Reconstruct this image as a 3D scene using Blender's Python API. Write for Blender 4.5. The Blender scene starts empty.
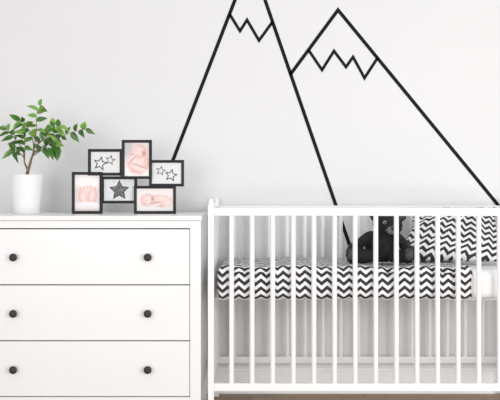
import bpy, bmesh, math, random
from mathutils import Vector, Matrix, noise
random.seed(11)
S=bpy.context.scene
S.view_settings.view_transform='Standard'
COL=S.collection
CAMY=-4.07; CAMZ=1.076; F=769.0
def P(px,py,Y):
    s=F/(Y-CAMY)
    return Vector(((px-250)/s,Y,CAMZ-(py-190)/s))
# ---------- materials
def mat(name,col,rough=0.6,bump=0,bscale=50,var=0,vscale=5,spec=0.5,sheen=0):
    m=bpy.data.materials.new(name); m.use_nodes=True
    nt=m.node_tree; b=nt.nodes['Principled BSDF']
    b.inputs['Base Color'].default_value=(*col,1); b.inputs['Roughness'].default_value=rough
    b.inputs['Specular IOR Level'].default_value=spec
    b.inputs['Sheen Weight'].default_value=sheen
    tc=nt.nodes.new('ShaderNodeTexCoord')
    if bump:
        n=nt.nodes.new('ShaderNodeTexNoise'); n.inputs['Scale'].default_value=bscale; n.inputs['Detail'].default_value=4
        nt.links.new(tc.outputs['Object'],n.inputs['Vector'])
        bp=nt.nodes.new('ShaderNodeBump'); bp.inputs['Strength'].default_value=bump; bp.inputs['Distance'].default_value=0.01
        nt.links.new(n.outputs['Fac'],bp.inputs['Height']); nt.links.new(bp.outputs['Normal'],b.inputs['Normal'])
    n=nt.nodes.new('ShaderNodeTexNoise'); n.inputs['Scale'].default_value=vscale
    nt.links.new(tc.outputs['Object'],n.inputs['Vector'])
    r=nt.nodes.new('ShaderNodeValToRGB')
    r.color_ramp.elements[0].position=0.35; r.color_ramp.elements[1].position=0.65
    r.color_ramp.elements[0].color=(*[c*(1-var) for c in col],1)
    r.color_ramp.elements[1].color=(*[min(1,c*(1+var)) for c in col],1)
    nt.links.new(n.outputs['Fac'],r.inputs['Fac']); nt.links.new(r.outputs['Color'],b.inputs['Base Color'])
    return m
def chevron(name,per=0.050,amp=0.020,row=0.035,black=0.5):
    m=bpy.data.materials.new(name); m.use_nodes=True
    nt=m.node_tree; b=nt.nodes['Principled BSDF']; b.inputs['Roughness'].default_value=0.9
    b.inputs['Specular IOR Level'].default_value=0.1
    uv=nt.nodes.new('ShaderNodeUVMap'); uv.uv_map='UVMap'
    sp=nt.nodes.new('ShaderNodeSeparateXYZ'); nt.links.new(uv.outputs[0],sp.inputs[0])
    def M(op,a,bb):
        n=nt.nodes.new('ShaderNodeMath'); n.operation=op
        for i,v in enumerate((a,bb)):
            if isinstance(v,(int,float)): n.inputs[i].default_value=v
            else: nt.links.new(v,n.inputs[i])
        return n.outputs[0]
    pp=M('PINGPONG',sp.outputs[0],per/2)
    tri=M('MULTIPLY',pp,amp/(per/2))
    v=M('ADD',sp.outputs[1],tri); v=M('ADD',v,10*row)
    fr=M('FRACT',M('DIVIDE',v,row),0)
    g=M('LESS_THAN',fr,black)
    mx=nt.nodes.new('ShaderNodeMix'); mx.data_type='RGBA'
    nt.links.new(g,mx.inputs['Factor'])
    mx.inputs[6].default_value=(0.86,0.86,0.86,1); mx.inputs[7].default_value=(0.045,0.045,0.05,1)
    nt.links.new(mx.outputs[2],b.inputs['Base Color'])
    return m
def softphoto(name,bg,blobs):
    m=bpy.data.materials.new(name); m.use_nodes=True
    nt=m.node_tree; b=nt.nodes['Principled BSDF']; b.inputs['Roughness'].default_value=0.4
    tc=nt.nodes.new('ShaderNodeTexCoord')
    nz=nt.nodes.new('ShaderNodeTexNoise'); nz.inputs['Scale'].default_value=30; nt.links.new(tc.outputs['Object'],nz.inputs[0])
    vm=nt.nodes.new('ShaderNodeVectorMath'); vm.operation='MULTIPLY_ADD'
    nt.links.new(nz.outputs['Color'],vm.inputs[0]); vm.inputs[1].default_value=(.012,0,.012)
    off=nt.nodes.new('ShaderNodeVectorMath'); off.operation='ADD'; off.inputs[1].default_value=(-.006,0,-.006)
    nt.links.new(tc.outputs['Object'],off.inputs[0]); nt.links.new(off.outputs[0],vm.inputs[2])
    cur=None
    for (x,z,rx,rz,rot,col,soft) in blobs:
        mp=nt.nodes.new('ShaderNodeMapping'); mp.vector_type='TEXTURE'
        mp.inputs['Location'].default_value=(x,0,z); mp.inputs['Rotation'].default_value=(0,-rot,0); mp.inputs['Scale'].default_value=(rx,1000,rz)
        nt.links.new(vm.outputs[0],mp.inputs[0])
        ln=nt.nodes.new('ShaderNodeVectorMath'); ln.operation='LENGTH'; nt.links.new(mp.outputs[0],ln.inputs[0])
        mr=nt.nodes.new('ShaderNodeMapRange'); mr.interpolation_type='SMOOTHSTEP'
        mr.inputs['From Min'].default_value=1+soft; mr.inputs['From Max'].default_value=1-soft
        nt.links.new(ln.outputs['Value'],mr.inputs['Value'])
        mx=nt.nodes.new('ShaderNodeMix'); mx.data_type='RGBA'
        nt.links.new(mr.outputs[0],mx.inputs[0])
        if cur is None: mx.inputs[6].default_value=(*bg,1)
        else: nt.links.new(cur,mx.inputs[6])
        mx.inputs[7].default_value=(*col,1); cur=mx.outputs[2]
    nt.links.new(cur,b.inputs['Base Color'])
    return m
M_wall=mat('wall_paint',(0.80,0.803,0.808),0.85,0.03,200,0.006,2,0.2)
M_white=mat('white_lacquer',(0.87,0.875,0.88),0.35,0,50,0.005)
M_crib=mat('crib_white_paint',(0.91,0.912,0.915),0.4,0,50,0.005)
M_base=mat('baseboard_paint',(0.92,0.92,0.92),0.5,0,50,0.005)
M_black=mat('black_tape',(0.010,0.010,0.011),0.7,0,50,0.05,20,0.15)
M_frame=mat('black_frame_paint',(0.012,0.012,0.014),0.4,0,50,0.05,20,0.35)
M_knob=mat('dark_metal_knob',(0.032,0.034,0.038),0.55,0,50,0.1,30,0.35)
M_pot=mat('white_ceramic',(0.88,0.88,0.88),0.25,0,50,0.01)
M_soil=mat('potting_soil',(0.06,0.04,0.028),0.95,0.8,90,0.4,60)
M_bark=mat('ficus_bark',(0.22,0.17,0.11),0.85,0.5,80,0.3,40)
M_leaf=mat('ficus_leaf',(0.055,0.16,0.022),0.25,0.1,60,0.5,14)
M_leaf2=mat('ficus_leaf_young',(0.16,0.34,0.045),0.28,0.1,60,0.35,14)
M_matt=mat('white_cotton',(0.84,0.84,0.84),0.9,0.3,40,0.01)
M_fur=mat('black_plush',(0.009,0.009,0.010),0.6,1.0,110,0.3,50,0.35,0.03)
M_pad=mat('grey_plush',(0.08,0.08,0.088),0.95,0.6,130,0.3,60,0.2)
M_muz=mat('light_grey_plush',(0.20,0.20,0.205),0.95,0.6,130,0.3,60,0.2)
M_eye=mat('glossy_eye',(0.01,0.01,0.01),0.08)
M_eyew=mat('grey_eye_felt',(0.50,0.50,0.50),0.8)
M_mat=mat('photo_paper_white',(0.76,0.765,0.77),0.6)
M_star=mat('photo_star_black',(0.05,0.05,0.052),0.6,0,50,0.4,50)
M_sgrey=mat('photo_star_grey',(0.13,0.13,0.135),0.6,0,50,0.5,90)
M_sbg=mat('photo_star_pale_backing',(0.70,0.71,0.72),0.6,0,50,0.05,50)
pk=(.76,.47,.43); lp=(.85,.66,.62); dk=(.52,.29,.26); wt=(.84,.82,.81); gy=(.55,.52,.52)
PH={'baby':softphoto('photo_newborn_curled',(.74,.68,.67),[(.0,-.06,.08,.05,0,wt,.4),(-.045,.05,.03,.04,0,gy,.5),(.008,-.018,.056,.052,.5,pk,.18),(.004,-.012,.036,.030,.5,lp,.5),
      (.012,.038,.040,.034,.2,pk,.18),(.004,.040,.024,.022,.2,lp,.5),(.034,.030,.007,.011,0,dk,.4),(-.024,.004,.030,.011,.7,lp,.3),(-.020,.002,.030,.003,.75,dk,.6),(.010,-.042,.038,.014,-.4,lp,.35),(.01,-.030,.036,.003,-.4,dk,.7),(-.004,.042,.006,.002,0,dk,.5),(-.018,.024,.006,.003,0,dk,.5)]),
 'feet':softphoto('photo_newborn_feet',(.72,.62,.60),[(0,.05,.07,.03,0,wt,.5),(-.02,-.03,.022,.046,.25,pk,.2),(.024,-.02,.022,.046,-.25,pk,.2),(-.018,-.02,.012,.026,.25,lp,.5),(.024,-.012,.012,.026,-.25,lp,.5)]
      +[(-.034+.0095*q,.022+.002*(q if q<4 else 2),.0055,.0075,0,lp if q%2 else pk,.25) for q in range(5)]+[(.010+.0095*q,.030-.002*q,.0055,.0075,0,lp if q%2==0 else pk,.25) for q in range(5)]+[(.0,-.062,.07,.018,0,wt,.3)]),
 'sleep':softphoto('photo_newborn_asleep',(.80,.73,.72),[(0,-.045,.10,.018,0,wt,.4),(.03,-.006,.056,.030,-.12,pk,.18),(.036,.002,.036,.016,-.12,lp,.5),(-.036,-.002,.034,.031,.1,pk,.18),(-.038,-.002,.021,.020,.1,lp,.5),
      (-.014,.004,.006,.009,0,dk,.4),(-.002,-.022,.034,.009,.15,lp,.3),(0,-.014,.032,.0025,.15,dk,.7),(.062,-.020,.022,.014,.4,lp,.4),(-.046,-.002,.006,.002,.3,dk,.5),(-.050,-.016,.006,.002,0,dk,.5)])}
M_chev=chevron('chevron_cotton')
M_chev2=chevron('chevron_pillow_cotton',0.048,0.020,0.034)
# floor
mf=bpy.data.materials.new('wood_floor'); mf.use_nodes=True
nt=mf.node_tree; b=nt.nodes['Principled BSDF']; b.inputs['Roughness'].default_value=0.6; b.inputs['Specular IOR Level'].default_value=0.3
tc=nt.nodes.new('ShaderNodeTexCoord'); br=nt.nodes.new('ShaderNodeTexBrick')
br.inputs['Scale'].default_value=1; br.inputs['Brick Width'].default_value=1.2; br.inputs['Row Height'].default_value=0.12
br.inputs['Mortar Size'].default_value=0.002
br.inputs['Color1'].default_value=(0.42,0.30,0.215,1); br.inputs['Color2'].default_value=(0.49,0.36,0.265,1); br.inputs['Mortar'].default_value=(0.12,0.09,0.07,1)
nt.links.new(tc.outputs['Object'],br.inputs['Vector'])
mp=nt.nodes.new('ShaderNodeMapping'); mp.inputs['Scale'].default_value=(2,30,2); nt.links.new(tc.outputs['Object'],mp.inputs[0])
nn=nt.nodes.new('ShaderNodeTexNoise'); nn.inputs['Scale'].default_value=3; nt.links.new(mp.outputs[0],nn.inputs[0])
mx=nt.nodes.new('ShaderNodeMix'); mx.data_type='RGBA'; mx.blend_type='MULTIPLY'; mx.inputs[0].default_value=0.4
nt.links.new(br.outputs[0],mx.inputs[6]); nt.links.new(nn.outputs['Fac'],mx.inputs[7]); nt.links.new(mx.outputs[2],b.inputs['Base Color'])
# ---------- builders
WL={}
def empty(name,loc,label,cat,group=None):
    o=bpy.data.objects.new(name,None); o.empty_display_size=0.05; COL.objects.link(o)
    o.location=loc; WL[o.name]=Vector(loc); o['label']=label; o['category']=cat
    if group:o['group']=group
    return o
def finish(bm,name,mats,parent=None,smooth=False,label=None,cat=None,kind=None,origin=None,bevel=0,keep=False):
    if not keep: bmesh.ops.recalc_face_normals(bm,faces=bm.faces[:])
    if origin is None:
        xs=[v.co for v in bm.verts]
        mn=Vector([min(c[i] for c in xs) for i in range(3)]); mxx=Vector([max(c[i] for c in xs) for i in range(3)])
        origin=(mn+mxx)/2
    origin=Vector(origin)
    for v in bm.verts: v.co-=origin
    me=bpy.data.meshes.new(name); bm.to_mesh(me); bm.free()
    for m in (mats if isinstance(mats,list) else [mats]): me.materials.append(m)
    if smooth:
        for p in me.polygons: p.use_smooth=True
    o=bpy.data.objects.new(name,me); COL.objects.link(o)
    if parent:
        o.parent=parent; o.location=origin-WL[parent.name]
    else: o.location=origin
    WL[o.name]=origin
    if label:o['label']=label
    if cat:o['category']=cat
    if kind:o['kind']=kind
    if bevel:
        md=o.modifiers.new('bevel','BEVEL'); md.width=bevel; md.segments=2; md.limit_method='ANGLE'
    return o
def box(bm,a,c,mi=0):
    x0,y0,z0=a; x1,y1,z1=c
    vs=[bm.verts.new(p) for p in [(x0,y0,z0),(x1,y0,z0),(x1,y1,z0),(x0,y1,z0),(x0,y0,z1),(x1,y0,z1),(x1,y1,z1),(x0,y1,z1)]]
    for f in [(0,3,2,1),(4,5,6,7),(0,1,5,4),(1,2,6,5),(2,3,7,6),(3,0,4,7)]:
        fc=bm.faces.new([vs[i] for i in f]); fc.material_index=mi
def BOX(name,a,c,m,parent=None,bevel=0.002,**k):
    bm=bmesh.new(); box(bm,a,c); return finish(bm,name,m,parent,bevel=bevel,**k)
def lathe(bm,prof,center,axis='Z',seg=32,mi=0):
    rings=[]
    for r,h in prof:
        ring=[]
        if r<1e-6:
            p=(0,0,h); q=p if axis=='Z' else (0,-h,0)
            ring=[bm.verts.new(Vector(q)+center)]
        else:
            for i in range(seg):
                a=2*math.pi*i/seg; x=r*math.cos(a); y=r*math.sin(a)
                q=(x,y,h) if axis=='Z' else (x,-h,y)
                ring.append(bm.verts.new(Vector(q)+center))
        rings.append(ring)
    for A,B in zip(rings,rings[1:]):
        for i in range(seg):
            j=(i+1)%seg
            l=[A[i%len(A)],A[j%len(A)],B[j%len(B)],B[i%len(B)]]
            u=[]
            for v in l:
                if v not in u:u.append(v)
            if len(u)>2:
                f=bm.faces.new(u); f.material_index=mi
def tube(bm,pts,rads,seg=10,mi=0):
    pts=[Vector(p) for p in pts]; rings=[]
    for i,p in enumerate(pts):
        d=(pts[min(i+1,len(pts)-1)]-pts[max(i-1,0)]).normalized()
        up=Vector((0,1,0)) if abs(d.y)<0.9 else Vector((1,0,0))
        a=d.cross(up).normalized(); c=d.cross(a)
        rings.append([bm.verts.new(p+rads[i]*(a*math.cos(2*math.pi*k/seg)+c*math.sin(2*math.pi*k/seg))) for k in range(seg)])
    for A,B in zip(rings,rings[1:]):
        for i in range(seg):
            f=bm.faces.new((A[i],A[(i+1)%seg],B[(i+1)%seg],B[i])); f.material_index=mi
    bm.faces.new(rings[0]); bm.faces.new(rings[-1][::-1])
# ---------- room
BOX('floor',(-4,-6,-0.05),(4,0.1,0),mf,bevel=0,kind='structure')
BOX('wall_back',(-4,0,0),(4,0.1,3),M_wall,bevel=0,kind='structure')
bm=bmesh.new(); box(bm,(-4,-0.014,0),(4,-0.0005,0.12)); box(bm,(-4,-0.009,0.12),(4,-0.0005,0.135))
finish(bm,'baseboard_back',M_base,kind='structure',bevel=0.003)
# ---------- tape mountains
def strip(bm,pts,w=0.0185,y0=-0.0004,t=0.0012):
    n=len(pts); P2=[Vector((p[0],p[2])) for p in pts]; L=[];R=[]
    for i in range(n):
        if i==0: d=(P2[1]-P2[0]).normalized(); nn=Vector((-d.y,d.x)); o=nn*w/2
        elif i==n-1: d=(P2[-1]-P2[-2]).normalized(); nn=Vector((-d.y,d.x)); o=nn*w/2
        else:
            d1=(P2[i]-P2[i-1]).normalized(); d2=(P2[i+1]-P2[i]).normalized()
            n1=Vector((-d1.y,d1.x)); n2=Vector((-d2.y,d2.x)); m=(n1+n2).normalized()
            o=m*(w/2/max(0.3,m.dot(n1)))
        L.append(P2[i]+o); R.append(P2[i]-o)
    fr=[(bm.verts.new((a.x,y0-t,a.y)),bm.verts.new((c.x,y0-t,c.y)),bm.verts.new((c.x,y0,c.y)),bm.verts.new((a.x,y0,a.y))) for a,c in zip(L,R)]
    for A,B in zip(fr,fr[1:]):
        for k in range(4): bm.faces.new((A[k],A[(k+1)%4],B[(k+1)%4],B[k]))
    bm.faces.new(fr[0]); bm.faces.new(fr[-1][::-1])
def W(l): return [P(x,y,0) for x,y in l]
bm=bmesh.new()
strip(bm,W([(132,266),(235,0),(251,-42),(265,0),(352,252),(359,272)]))
strip(bm,W([(229.5,14),(240,31),(247,20),(259,40.5),(272.5,22)]),w=0.0155)
finish(bm,'wall_decal',M_black,label='black tape outline of a tall mountain with zigzag snow line',cat='wall decal')
bm=bmesh.new()
strip(bm,W([(290,75),(338,10),(530,244)]))
strip(bm,W([(308.5,50),(322,70),(334,51),(346,67),(353,57),(364.5,78),(377.5,58)]),w=0.0155)
finish(bm,'wall_decal',M_black,label='black tape outline of a lower mountain joining the taller one',cat='wall decal')
# ---------- dresser
yf=-0.60; yb=-0.10
xr=-0.222; xl=-1.30; dx1=-0.2735; dx0=-1.242; TZ=0.96
dr=empty('dresser',((xl+xr)/2,(yf+yb)/2,0),'white painted wooden chest with three wide drawers and dark knobs','dresser')
bm=bmesh.new()
box(bm,(xl,yf,0),(dx0-0.0025,yb,TZ-0.022)); box(bm,(dx1+0.0025,yf,0),(xr,yb,TZ-0.022))
box(bm,(dx0-0.0025,yf,0.9035),(dx1+0.0025,yb,TZ-0.022)); box(bm,(dx0-0.0025,yf,0.085),(dx1+0.0025,yb,0.1405))
box(bm,(dx0-0.0025,yb-0.01,0.1405),(dx1+0.0025,yb,0.9035))
finish(bm,'body',M_white,dr,bevel=0.0015)
BOX('top_board',(xl-0.008,yf-0.014,TZ-0.021),(xr+0.005,yb,TZ),M_white,dr,bevel=0.002)
edges=[0.901,0.6475,0.395,0.143]
for i in range(3):
    z1=edges[i]-0.0025; z0=edges[i+1]+0.0025
    bm=bmesh.new(); box(bm,(dx0,yf+0.001,z0),(dx1,yf+0.02,z1))
    box(bm,(dx0+0.02,yf+0.02,z0+0.02),(dx0+0.03,yb-0.04,z1-0.04)); box(bm,(dx1-0.03,yf+0.02,z0+0.02),(dx1-0.02,yb-0.04,z1-0.04))
    box(bm,(dx0+0.02,yb-0.05,z0+0.02),(dx1-0.02,yb-0.04,z1-0.04)); box(bm,(dx0+0.02,yf+0.02,z0+0.015),(dx1-0.02,yb-0.04,z0+0.022))
    d=finish(bm,'drawer',M_white,dr,bevel=0.001)
    for px in (14,148):
        c=Vector(((px-250)/222,yf+0.001,(z0+z1)/2-0.001))
        bm=bmesh.new(); lathe(bm,[(0.0,0),(0.009,0),(0.007,0.008),(0.008,0.012),(0.0155,0.016),(0.018,0.021),(0.017,0.026),(0.012,0.031),(0.005,0.033),(0,0.0335)],c,'Y',28)
        finish(bm,'knob',M_knob,d,smooth=True,label='round dark grey knob')
# ---------- potted plant
YP=-0.34; base=Vector(((27-250)/(F/(YP-CAMY)),YP,TZ))
pl=empty('potted_plant',base,'small leafy green ficus in a tapered white pot on the dresser','plant')
h=0.190
bm=bmesh.new()
lathe(bm,[(0,0),(0.058,0),(0.061,0.003),(0.078,h-0.004),(0.0785,h),(0.074,h),(0.073,h-0.004),(0.068,h-0.03),(0,h-0.032)],base,'Z',48)
pot=finish(bm,'pot',M_pot,pl,smooth=True,label='glossy white tapered ceramic pot')
bm=bmesh.new(); lathe(bm,[(0,h-0.012),(0.04,h-0.014),(0.0708,h-0.019),(0.0705,h-0.024),(0,h-0.028)],base,'Z',32)
finish(bm,'soil',M_soil,pl,smooth=True)
bmt=bmesh.new(); bml=bmesh.new()
def pp(px,py,dy=0): return P(px,py,YP)+Vector((0,dy,0))
def spl(Q,N):
    smp=[]
    for i in range(N+1):
        t=i/N*(len(Q)-1); k=min(int(t),len(Q)-2); u=t-k
        p0=Q[max(k-1,0)];p1=Q[k];p2=Q[k+1];p3=Q[min(k+2,len(Q)-1)]
        smp.append(0.5*((2*p1)+(p2-p0)*u+(2*p0-5*p1+4*p2-p3)*u*u+(3*p1-p0-3*p2+p3)*u**3))
    return smp
q=spl([pp(27,178),pp(28,172,-.006),pp(30,166,-.008),pp(31,160,.0),pp(33,153,.006),pp(34,146)],20)
tube(bmt,q,[0.0090-0.0050*(i/20) for i in range(21)],12)
q=spl([pp(26,177,.006),pp(27,170,.008),pp(25,163,-.005),pp(24,156,.0),pp(22,147,.012)],16)
tube(bmt,q,[0.0055-0.0028*(i/16) for i in range(17)],10)
def leaf(p,d,L,w,mi):
    d=d.normalized(); side=d.cross(Vector((random.uniform(-.7,.7),-1,random.uniform(-.4,.9)))).normalized(); nrm=side.cross(d)
    n=8; rows=[]
    for i in range(n+1):
        t=i/n; ww=w*(math.sin(math.pi*min(1,t**0.75))**0.9)*(1-0.3*t) if 0<i<n else 0.0003
        c=p+d*(L*t)+Vector((0,0,-0.30*L*t*t))
        rows.append((bml.verts.new(c-side*ww+nrm*ww*0.4),bml.verts.new(c),bml.verts.new(c+side*ww+nrm*ww*0.4)))
    for A,B in zip(rows,rows[1:]):
        for k in (0,1):
            f=bml.faces.new((A[k],A[k+1],B[k+1],B[k])); f.material_index=mi
def branch(pts,dys,nl,LL=0.068,s0=0.22):
    Q=[pp(x,y,dy) for (x,y),dy in zip(pts,dys)]
    N=12; smp=spl(Q,N)
    tube(bmt,smp,[0.0026*(1-0.7*i/N) for i in range(N+1)],6)
    for j in range(nl):
        t=s0+(1-s0)*j/(nl-1); i=min(N-1,int(t*N)); p=smp[i].lerp(smp[i+1],t*N-i)
        T=(smp[min(i+1,N)]-smp[max(i-1,0)]).normalized()
        s=1 if j%2 else -1
        sd=T.cross(Vector((0,-1,0))).normalized()
        d=T*(0.55 if j<nl-1 else 2)+sd*s*random.uniform(.4,1.1)+Vector((random.uniform(-.2,.2),random.uniform(-.8,.4),random.uniform(-.35,.1)))
        leaf(p,d,LL*random.uniform(.75,1.12),0.0160*random.uniform(.8,1.1),1 if random.random()<0.15+0.45*t else 0)
branch([(34,148),(37,130),(37,115),(40,106)],[0,-.01,-.01,0],9,0.064)
branch([(34,148),(30,134),(24,124),(20,121)],[0,.02,.01,0],8)
branch([(22,149),(16,140),(12,134),(9,130)],[.015,.0,-.02,-.03],7,0.055)
branch([(34,148),(48,136),(56,129),(62,127)],[0,-.03,-.04,-.05],8)
branch([(34,152),(52,140),(70,132),(84,129)],[0,.02,.03,.03],10,0.056)
branch([(33,154),(46,148),(56,144),(62,148)],[0,-.04,-.08,-.1],8)
branch([(24,158),(20,152),(18,150),(16,152)],[0.01,-.03,-.05,-.06],6,0.055)
branch([(34,148),(40,140),(45,132),(47,126)],[0,.04,.08,.09],7)
branch([(24,160),(28,148),(29,140),(29,133)],[0.01,-.05,-.07,-.08],8)
branch([(33,156),(40,150),(45,147),(50,150)],[0,.03,.05,.06],6,0.055)
finish(bmt,'trunk',M_bark,pl,smooth=True)
fo=finish(bml,'foliage',[M_leaf,M_leaf2],pl,smooth=True,keep=True)
# ---------- frame collage
YF=-0.33
fx=P(128,212,YF)
fc=empty('photo_frame_collage',(fx.x,YF,TZ),'cluster of six black picture frames standing on the dresser','picture frame')
def star(c,r,y,rot=0,inner=0.45):
    return [Vector((c[0]+ (r if k%2==0 else r*inner)*math.sin(rot+math.pi*k/5),y,c[1]+(r if k%2==0 else r*inner)*math.cos(rot+math.pi*k/5))) for k in range(10)]
def poly(bm,pts,mi):
    cen=sum(pts,Vector())/len(pts); cv=bm.verts.new(cen); vs=[bm.verts.new(p) for p in pts]
    for i in range(len(vs)):
        f=bm.faces.new((cv,vs[i],vs[(i+1)%len(vs)])); f.material_index=mi
frames=[((88,149),(122.5,175.5),'stars',0.004),((122,140),(152,179),'baby',-0.004),((149,160),(184,186.5),'stars2',0.004),
        ((72,172),(102.5,213.7),'feet',0.0),((101,176.5),(137,203.5),'star',0.008),((134,185.8),(176,213.7),'sleep',0.0)]
for (ax,ay),(bx,by) in [((92,172),(98,178)),((118,160),(126,170)),((148,165),(154,175)),((120,172),(128,182)),((98,185),(106,195)),((132,190),(138,199)),((152,182),(160,190))]:
    a=P(ax,by,YF); c=P(bx,ay,YF)
    BOX('connecting_bracket',(a.x,YF+0.0135,a.z),(c.x,YF+0.019,c.z),M_frame,fc,bevel=0.0005)
for (ax,ay),(bx,by),kind,off in frames:
    a=P(ax,by,YF); c=P(bx,ay,YF); x0,x1,z0,z1=a.x,c.x,a.z,c.z
    if by>213: z0=TZ+0.0005
    y0=YF+off-0.008; y1=YF+off+0.009; w=0.0135
    bm=bmesh.new()
    O=[(x0,z0),(x1,z0),(x1,z1),(x0,z1)]; I=[(x0+w,z0+w),(x1-w,z0+w),(x1-w,z1-w),(x0+w,z1-w)]
    lay=[[bm.verts.new((p[0],y,p[1])) for p in L] for L,y in ((O,y0),(I,y0+0.003),(I,y1),(O,y1))]
    for A,B in zip(lay,lay[1:]+lay[:1]):
        for k in range(4): bm.faces.new((A[k],A[(k+1)%4],B[(k+1)%4],B[k]))
    fo=finish(bm,'frame',M_frame,fc,bevel=0.001)
    bm=bmesh.new(); box(bm,(x0+w-.001,y0+0.008,z0+w-.001),(x1-w+.001,y1-0.001,z1-w+.001),0)
    X0,X1,Z0,Z1=x0+w,x1-w,z0+w,z1-w; cx=(X0+X1)/2; cz=(Z0+Z1)/2; WW=X1-X0; HH=Z1-Z0; yy=y0+0.0078
    face=M_mat
    if kind in('stars','stars2'):
        L=((-.18,-.06,.038),(.17,.10,.027)) if kind=='stars' else ((-.2,.12,.026),(.15,-.10,.034))
        for n_,(sx,sz,r) in enumerate(L):
            poly(bm,star((cx+sx*WW,cz+sz*HH),r,yy-.0004*n_,.2),1)
            poly(bm,star((cx+sx*WW,cz+sz*HH),r*.66,yy-.0002-.0004*n_,.2),0)
    elif kind=='star':
        face=M_sbg
        poly(bm,star((cx,cz-.002),.052,yy,0,.5),1)
        poly(bm,star((cx,cz-.002),.043,yy-.0003,0,.5),2)
    else: face=PH[kind]
    finish(bm,'print',[face,M_star,M_sgrey],fo)
# ---------- crib
CF=-0.61; CB=-0.055
def FX(px): return (px-250)/(F/(CF-CAMY))
def FZ(py): return CAMZ-(py-190)/(F/(CF-CAMY))
cx0=FX(211); cx1=FX(544)
cr=empty('crib',((cx0+cx1)/2,(CF+CB)/2,0),'white painted wooden baby crib with slatted bar sides','crib')
pw=0.0135
for x in (cx0,cx1):
    for y in (CF,CB):
        bm=bmesh.new(); zt=FZ(205); box(bm,(x-pw,y-pw,0),(x+pw,y+pw,zt))
        R_=0.0128
        lathe(bm,[(0,-.002),(R_*.9,-.002),(R_*.9,.003)]+[(R_*math.cos(a*math.pi/16),.008+.022*math.sin(a*math.pi/16)) for a in range(0,8)]+[(0,.030)],Vector((x,y,zt)),'Z',20)
        finish(bm,'post',M_crib,cr,bevel=0.002)
rt,rbm=FZ(208),FZ(216); bt,bb=FZ(383),FZ(391)
for y in (CF,CB):
    BOX('rail',(cx0+pw,y-0.011,rbm),(cx1-pw,y+0.011,rt),M_crib,cr,bevel=0.005)
    BOX('rail',(cx0+pw,y-0.011,bb),(cx1-pw,y+0.011,bt),M_crib,cr,bevel=0.004)
    for k in range(15):
        x=FX(231.5+20.6*k)
        bm=bmesh.new(); tube(bm,[(x,y,bt-.002),(x,y,rbm+.002)],[0.0112,0.0112],16)
        finish(bm,'bar',M_crib,cr,smooth=False,bevel=0)
for x in (cx0,cx1):
    BOX('rail',(x-0.011,CF+pw,rbm),(x+0.011,CB-pw,rt),M_crib,cr,bevel=0.005)
    BOX('rail',(x-0.011,CF+pw,bb),(x+0.011,CB-pw,bt),M_crib,cr,bevel=0.004)
    for k in range(5):
        y=CF+(CB-CF)*(k+1)/6
        bm=bmesh.new(); tube(bm,[(x,y,bt-.002),(x,y,rbm+.002)],[0.0112,0.0112],16)
        finish(bm,'bar',M_crib,cr)
MZ0=FZ(301); MZ1=FZ(267)
my0=CF+0.024; my1=CB-0.024; mx0=cx0+0.026; mx1=cx1-0.026
bm=bmesh.new()
n=13; t0=MZ0-.013; t1=MZ0-.001
box(bm,(cx0+.011,my0+.10,t0),(cx1-.011,my0+.125,t1)); box(bm,(cx0+.011,my1-.085,t0),(cx1-.011,my1-.06,t1))
for i in range(n):
    x=cx0+0.03+(cx1-cx0-0.06)*(i+.5)/n; box(bm,(x-.03,my0+.09,MZ0-.007),(x+.03,my1-.02,t1+.0002))
finish(bm,'mattress_base',M_crib,cr,bevel=0.001)
# mattress
def slab(bm,x0,x1,y0,y1,z0,z1,r,nx=80,wr=0.0):
    prof=[]
    def arc(cy,cz,a0,a1,k=6):
        for i in range(k+1):
            a=a0+(a1-a0)*i/k; prof.append((cy+r*math.cos(a),cz+r*math.sin(a)))
    arc(y0+r,z0+r,math.pi*1.5,math.pi)
    for i in range(1,6): prof.append((y0,z0+r+(z1-z0-2*r)*i/6))
    arc(y0+r,z1-r,math.pi,math.pi/2)
    m=20
    for i in range(1,m): prof.append((y0+r+(y1-y0-2*r)*i/m,z1))
    arc(y1-r,z1-r,math.pi/2,0); arc(y1-r,z0+r,0,-math.pi/2)
    s=[0]
    for p,q in zip(prof,prof[1:]): s.append(s[-1]+math.hypot(q[0]-p[0],q[1]-p[1]))
    cy=(y0+y1)/2
    layer=bm.loops.layers.uv.new('UVMap'); rings=[]
    for i in range(nx+1):
        x=x0+(x1-x0)*i/nx; e=min(x-x0,x1-x)
        ins=r*(1-math.sqrt(max(0,1-(1-min(1,e/r))**2))) if e<r else 0
        ring=[]
        for (y,z) in prof:
            yy=min(max(y,y0+ins),y1-ins); zz=min(max(z,z0+ins),z1-ins)
            w=wr*(noise.noise(Vector((x*7,yy*6,zz*10)))-0.2+0.5*noise.noise(Vector((x*30,yy*20,zz*12)))) if wr else 0
            top=zz>z1-r*.6
            dirv=Vector((0,0,1)) if top else Vector((0,-1 if yy<cy else 1,0))
            if zz<z0+.006: w=0
            ring.append(bm.verts.new(Vector((x,yy,zz))+dirv*min(w,0.003)))
        rings.append((ring,x))
    def nz(x,sv): return 0.006*noise.noise(Vector((x*5,sv*8,4))) if wr else 0
    for (A,xa),(B,xb) in zip(rings,rings[1:]):
        for k in range(len(prof)-1):
            f=bm.faces.new((A[k],B[k],B[k+1],A[k+1]))
            for l,(u,v) in zip(f.loops,((xa,s[k]),(xb,s[k]),(xb,s[k+1]),(xa,s[k+1]))): l[layer].uv=(u,v+nz(u,v))
        bm.faces.new((A[-1],B[-1],B[0],A[0]))
    for ring,x in (rings[0],rings[-1]):
        f=bm.faces.new(ring)
        for l in f.loops: l[layer].uv=(l.vert.co.y,l.vert.co.z)
ma=empty('crib_mattress',((mx0+mx1)/2,(my0+my1)/2,MZ0),'white crib mattress with a black and white chevron sheet','mattress')
bm=bmesh.new(); slab(bm,mx0+.014,mx1,my0+.015,my1-.015,MZ0,MZ1-.018,0.034)
finish(bm,'mattress_body',M_matt,ma,smooth=True,label='plain white cotton mattress')
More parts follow.
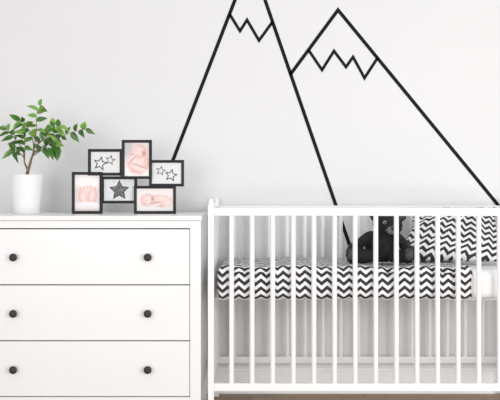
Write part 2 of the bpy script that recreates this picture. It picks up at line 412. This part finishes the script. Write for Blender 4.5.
bm=bmesh.new(); slab(bm,mx0,FX(476),my0,my1,MZ0,MZ1,0.036,nx=220,wr=0.011)
finish(bm,'fitted_sheet',M_chev,ma,smooth=True,label='black and white chevron cotton sheet')
# ---------- pillow
def pillow(name,w,h,t,M,mtl,**k):
    bm=bmesh.new(); layer=bm.loops.layers.uv.new('UVMap'); N=64
    g={}
    for side in (1,-1):
        for i in range(N+1):
            for j in range(N+1):
                u=-1+2*i/N; v=-1+2*j/N
                edge=i in(0,N) or j in (0,N)
                if edge and side==-1: g[(side,i,j)]=g[(1,i,j)]; continue
                th=t*((1-abs(u)**2.0)*(1-abs(v)**2.0))**0.5
                x=u*w/2*(1-0.07*(1-v*v)*abs(u)**3); y=v*h/2*(1-0.08*(1-u*u)*abs(v)**3)
                x+=0.055*v*(1-u)/2            # sags so the left side leans inwards
                y-=0.05*max(0,-u)**2*max(0,v)
                wr=0.014*noise.noise(Vector((u*2.0+1,v*2.0,side*3)))+0.007*noise.noise(Vector((u*5+v*3,v*4-u*2,side)))
                cr_=-0.014*math.exp(-((u-0.25-0.35*v)/0.13)**2)*(1-v*v)
                z=side*(th+((wr+(cr_ if side==1 else 0)) if not edge else 0)*min(1,th/t*1.3))
                g[(side,i,j)]=bm.verts.new(M@Vector((x,y,z)))
    for side in (1,-1):
        for i in range(N):
            for j in range(N):
                q=[(i,j),(i+1,j),(i+1,j+1),(i,j+1)]
                if side==-1:q=q[::-1]
                f=bm.faces.new([g[(side,a,b_)] for a,b_ in q])
                for l,(a,b_) in zip(f.loops,q):
                    u=a/N-.5; v=b_/N-.5
                    ca,sa=math.cos(.16),math.sin(.16)
                    U=u*w; V=v*h*1.05
                    l[layer].uv=(U*ca-V*sa+.5+.005*noise.noise(Vector((u*4,v*4,2))),U*sa+V*ca+.007*noise.noise(Vector((u*4,v*4,9))))
    return finish(bm,name,mtl,smooth=True,**k)
Mp=Matrix.Translation((1.00,-0.27,MZ1+0.136))@Matrix.Rotation(math.radians(-2),4,'Z')@Matrix.Rotation(math.radians(56),4,'X')
po=pillow('pillow',0.47,0.315,0.075,Mp,M_chev2,label='plump black and white chevron pillow leaning in the crib',cat='pillow')
zs=[v.co.z+po.location.z for v in po.data.vertices]
po.location.z+=MZ1-0.002-min(zs)
# ---------- plush bear
def remeshed(spheres,voxel):
    bm=bmesh.new()
    for c,r,rot in spheres:
        mm=Matrix.Translation(c)@(rot.to_4x4() if rot else Matrix())@Matrix.Diagonal((*r,1))
        bmesh.ops.create_uvsphere(bm,u_segments=24,v_segments=16,radius=1,matrix=mm)
    me=bpy.data.meshes.new('t'); bm.to_mesh(me); bm.free()
    o=bpy.data.objects.new('t',me); COL.objects.link(o)
    md=o.modifiers.new('r','REMESH'); md.mode='VOXEL'; md.voxel_size=voxel
    sm=o.modifiers.new('s','SMOOTH'); sm.factor=0.6; sm.iterations=4
    dg=bpy.context.evaluated_depsgraph_get(); m2=bpy.data.meshes.new_from_object(o.evaluated_get(dg))
    bm=bmesh.new(); bm.from_mesh(m2); bpy.data.objects.remove(o); return bm
BX=0.628; BY=-0.40; BZ=MZ1+0.001
bear=empty('plush_bear',(BX,BY,BZ),'black plush teddy bear slumped on the crib mattress','toy')
def R(ax,d): return Matrix.Rotation(math.radians(d),3,ax)
B=Vector((BX,BY,BZ))
sp=[(B+Vector((0.0,0.02,0.078)),(0.078,0.062,0.086),R('Y',14)),
    (B+Vector((0.028,-0.002,0.178)),(0.072,0.058,0.057),R('Y',10)),
    (B+Vector((0.038,-0.052,0.160)),(0.034,0.030,0.026),None),
    (B+Vector((-0.034,0.008,0.230)),(0.028,0.015,0.028),None),
    (B+Vector((0.092,0.008,0.220)),(0.028,0.015,0.028),None),
    (B+Vector((-0.100,-0.02,0.096)),(0.025,0.028,0.080),R('Y',46)),
    (B+Vector((0.098,-0.025,0.090)),(0.025,0.028,0.066),R('Y',-40)),
    (B+Vector((-0.088,-0.050,0.034)),(0.080,0.038,0.033),R('Z',24)),
    (B+Vector((-0.152,-0.078,0.048)),(0.028,0.034,0.048),None),
    (B+Vector((0.065,-0.052,0.034)),(0.062,0.038,0.033),R('Z',-46)),
    (B+Vector((0.105,-0.090,0.048)),(0.035,0.027,0.048),None)]
bm=remeshed(sp,0.005)
for v in bm.verts:
    v.co+=Vector((1,1,1))*0.004*noise.noise(v.co*80)
    v.co.z=max(v.co.z,BZ+0.001)
finish(bm,'body',M_fur,bear,smooth=True)
def ellp(name,c,r,m,rot=None,**k):
    bm=bmesh.new(); bmesh.ops.create_uvsphere(bm,u_segments=20,v_segments=12,radius=1,matrix=Matrix.Translation(B+Vector(c))@(rot.to_4x4() if rot else Matrix())@Matrix.Diagonal((*r,1)))
    finish(bm,name,m,bear,smooth=True,**k)
ellp('muzzle',(0.038,-0.063,0.157),(0.029,0.026,0.021),M_muz,label='grey plush muzzle')
ellp('nose',(0.039,-0.089,0.166),(0.011,0.006,0.008),M_eye)
for x,z in ((0.006,.193),(0.060,.189)):
    ellp('eye',(x,-0.054,z),(0.0085,0.006,0.0085),M_eyew); ellp('pupil',(x,-0.0595,z),(0.0055,0.003,0.0055),M_eye)
ellp('ear_lining',(-0.034,-0.006,0.230),(0.018,0.005,0.017),M_pad); ellp('ear_lining',(0.092,-0.006,0.220),(0.018,0.005,0.017),M_pad)
ellp('paw_pad',(-0.162,-0.105,0.050),(0.017,0.011,0.027),M_pad,R('Z',-30)); ellp('paw_pad',(0.108,-0.113,0.050),(0.020,0.008,0.028),M_pad,R('Z',5))
# ---------- light
w=bpy.data.worlds.new('world'); S.world=w; w.use_nodes=True
w.node_tree.nodes['Background'].inputs[0].default_value=(0.985,0.99,1,1); w.node_tree.nodes['Background'].inputs[1].default_value=0.76
def area(name,loc,target,size,power,col=(1,1,1)):
    l=bpy.data.lights.new(name,'AREA'); l.shape='RECTANGLE'; l.size=size[0]; l.size_y=size[1]; l.energy=power; l.color=col
    o=bpy.data.objects.new(name,l); COL.objects.link(o); o.location=loc
    o.rotation_euler=(Vector(target)-Vector(loc)).to_track_quat('-Z','Y').to_euler()
area('fill_light',(2.5,-4.2,1.15),(0.5,0,0.45),(2.4,1.9),92,(1,1,1))  # added soft fill lamp, front right, kept low to brighten beneath the crib
area('fill_light',(-1.6,-4.8,1.05),(0.6,0,0.4),(2,1.8),48,(1,1,1))  # weaker fill lamp added front left for soft even light, no window modelled
# ---------- camera
cd=bpy.data.cameras.new('camera'); cd.sensor_width=36; cd.lens=36*F/500; cd.shift_y=-0.02
co=bpy.data.objects.new('camera',cd); COL.objects.link(co); co.location=(0,CAMY,CAMZ); co.rotation_euler=(math.pi/2,0,0)
S.camera=co
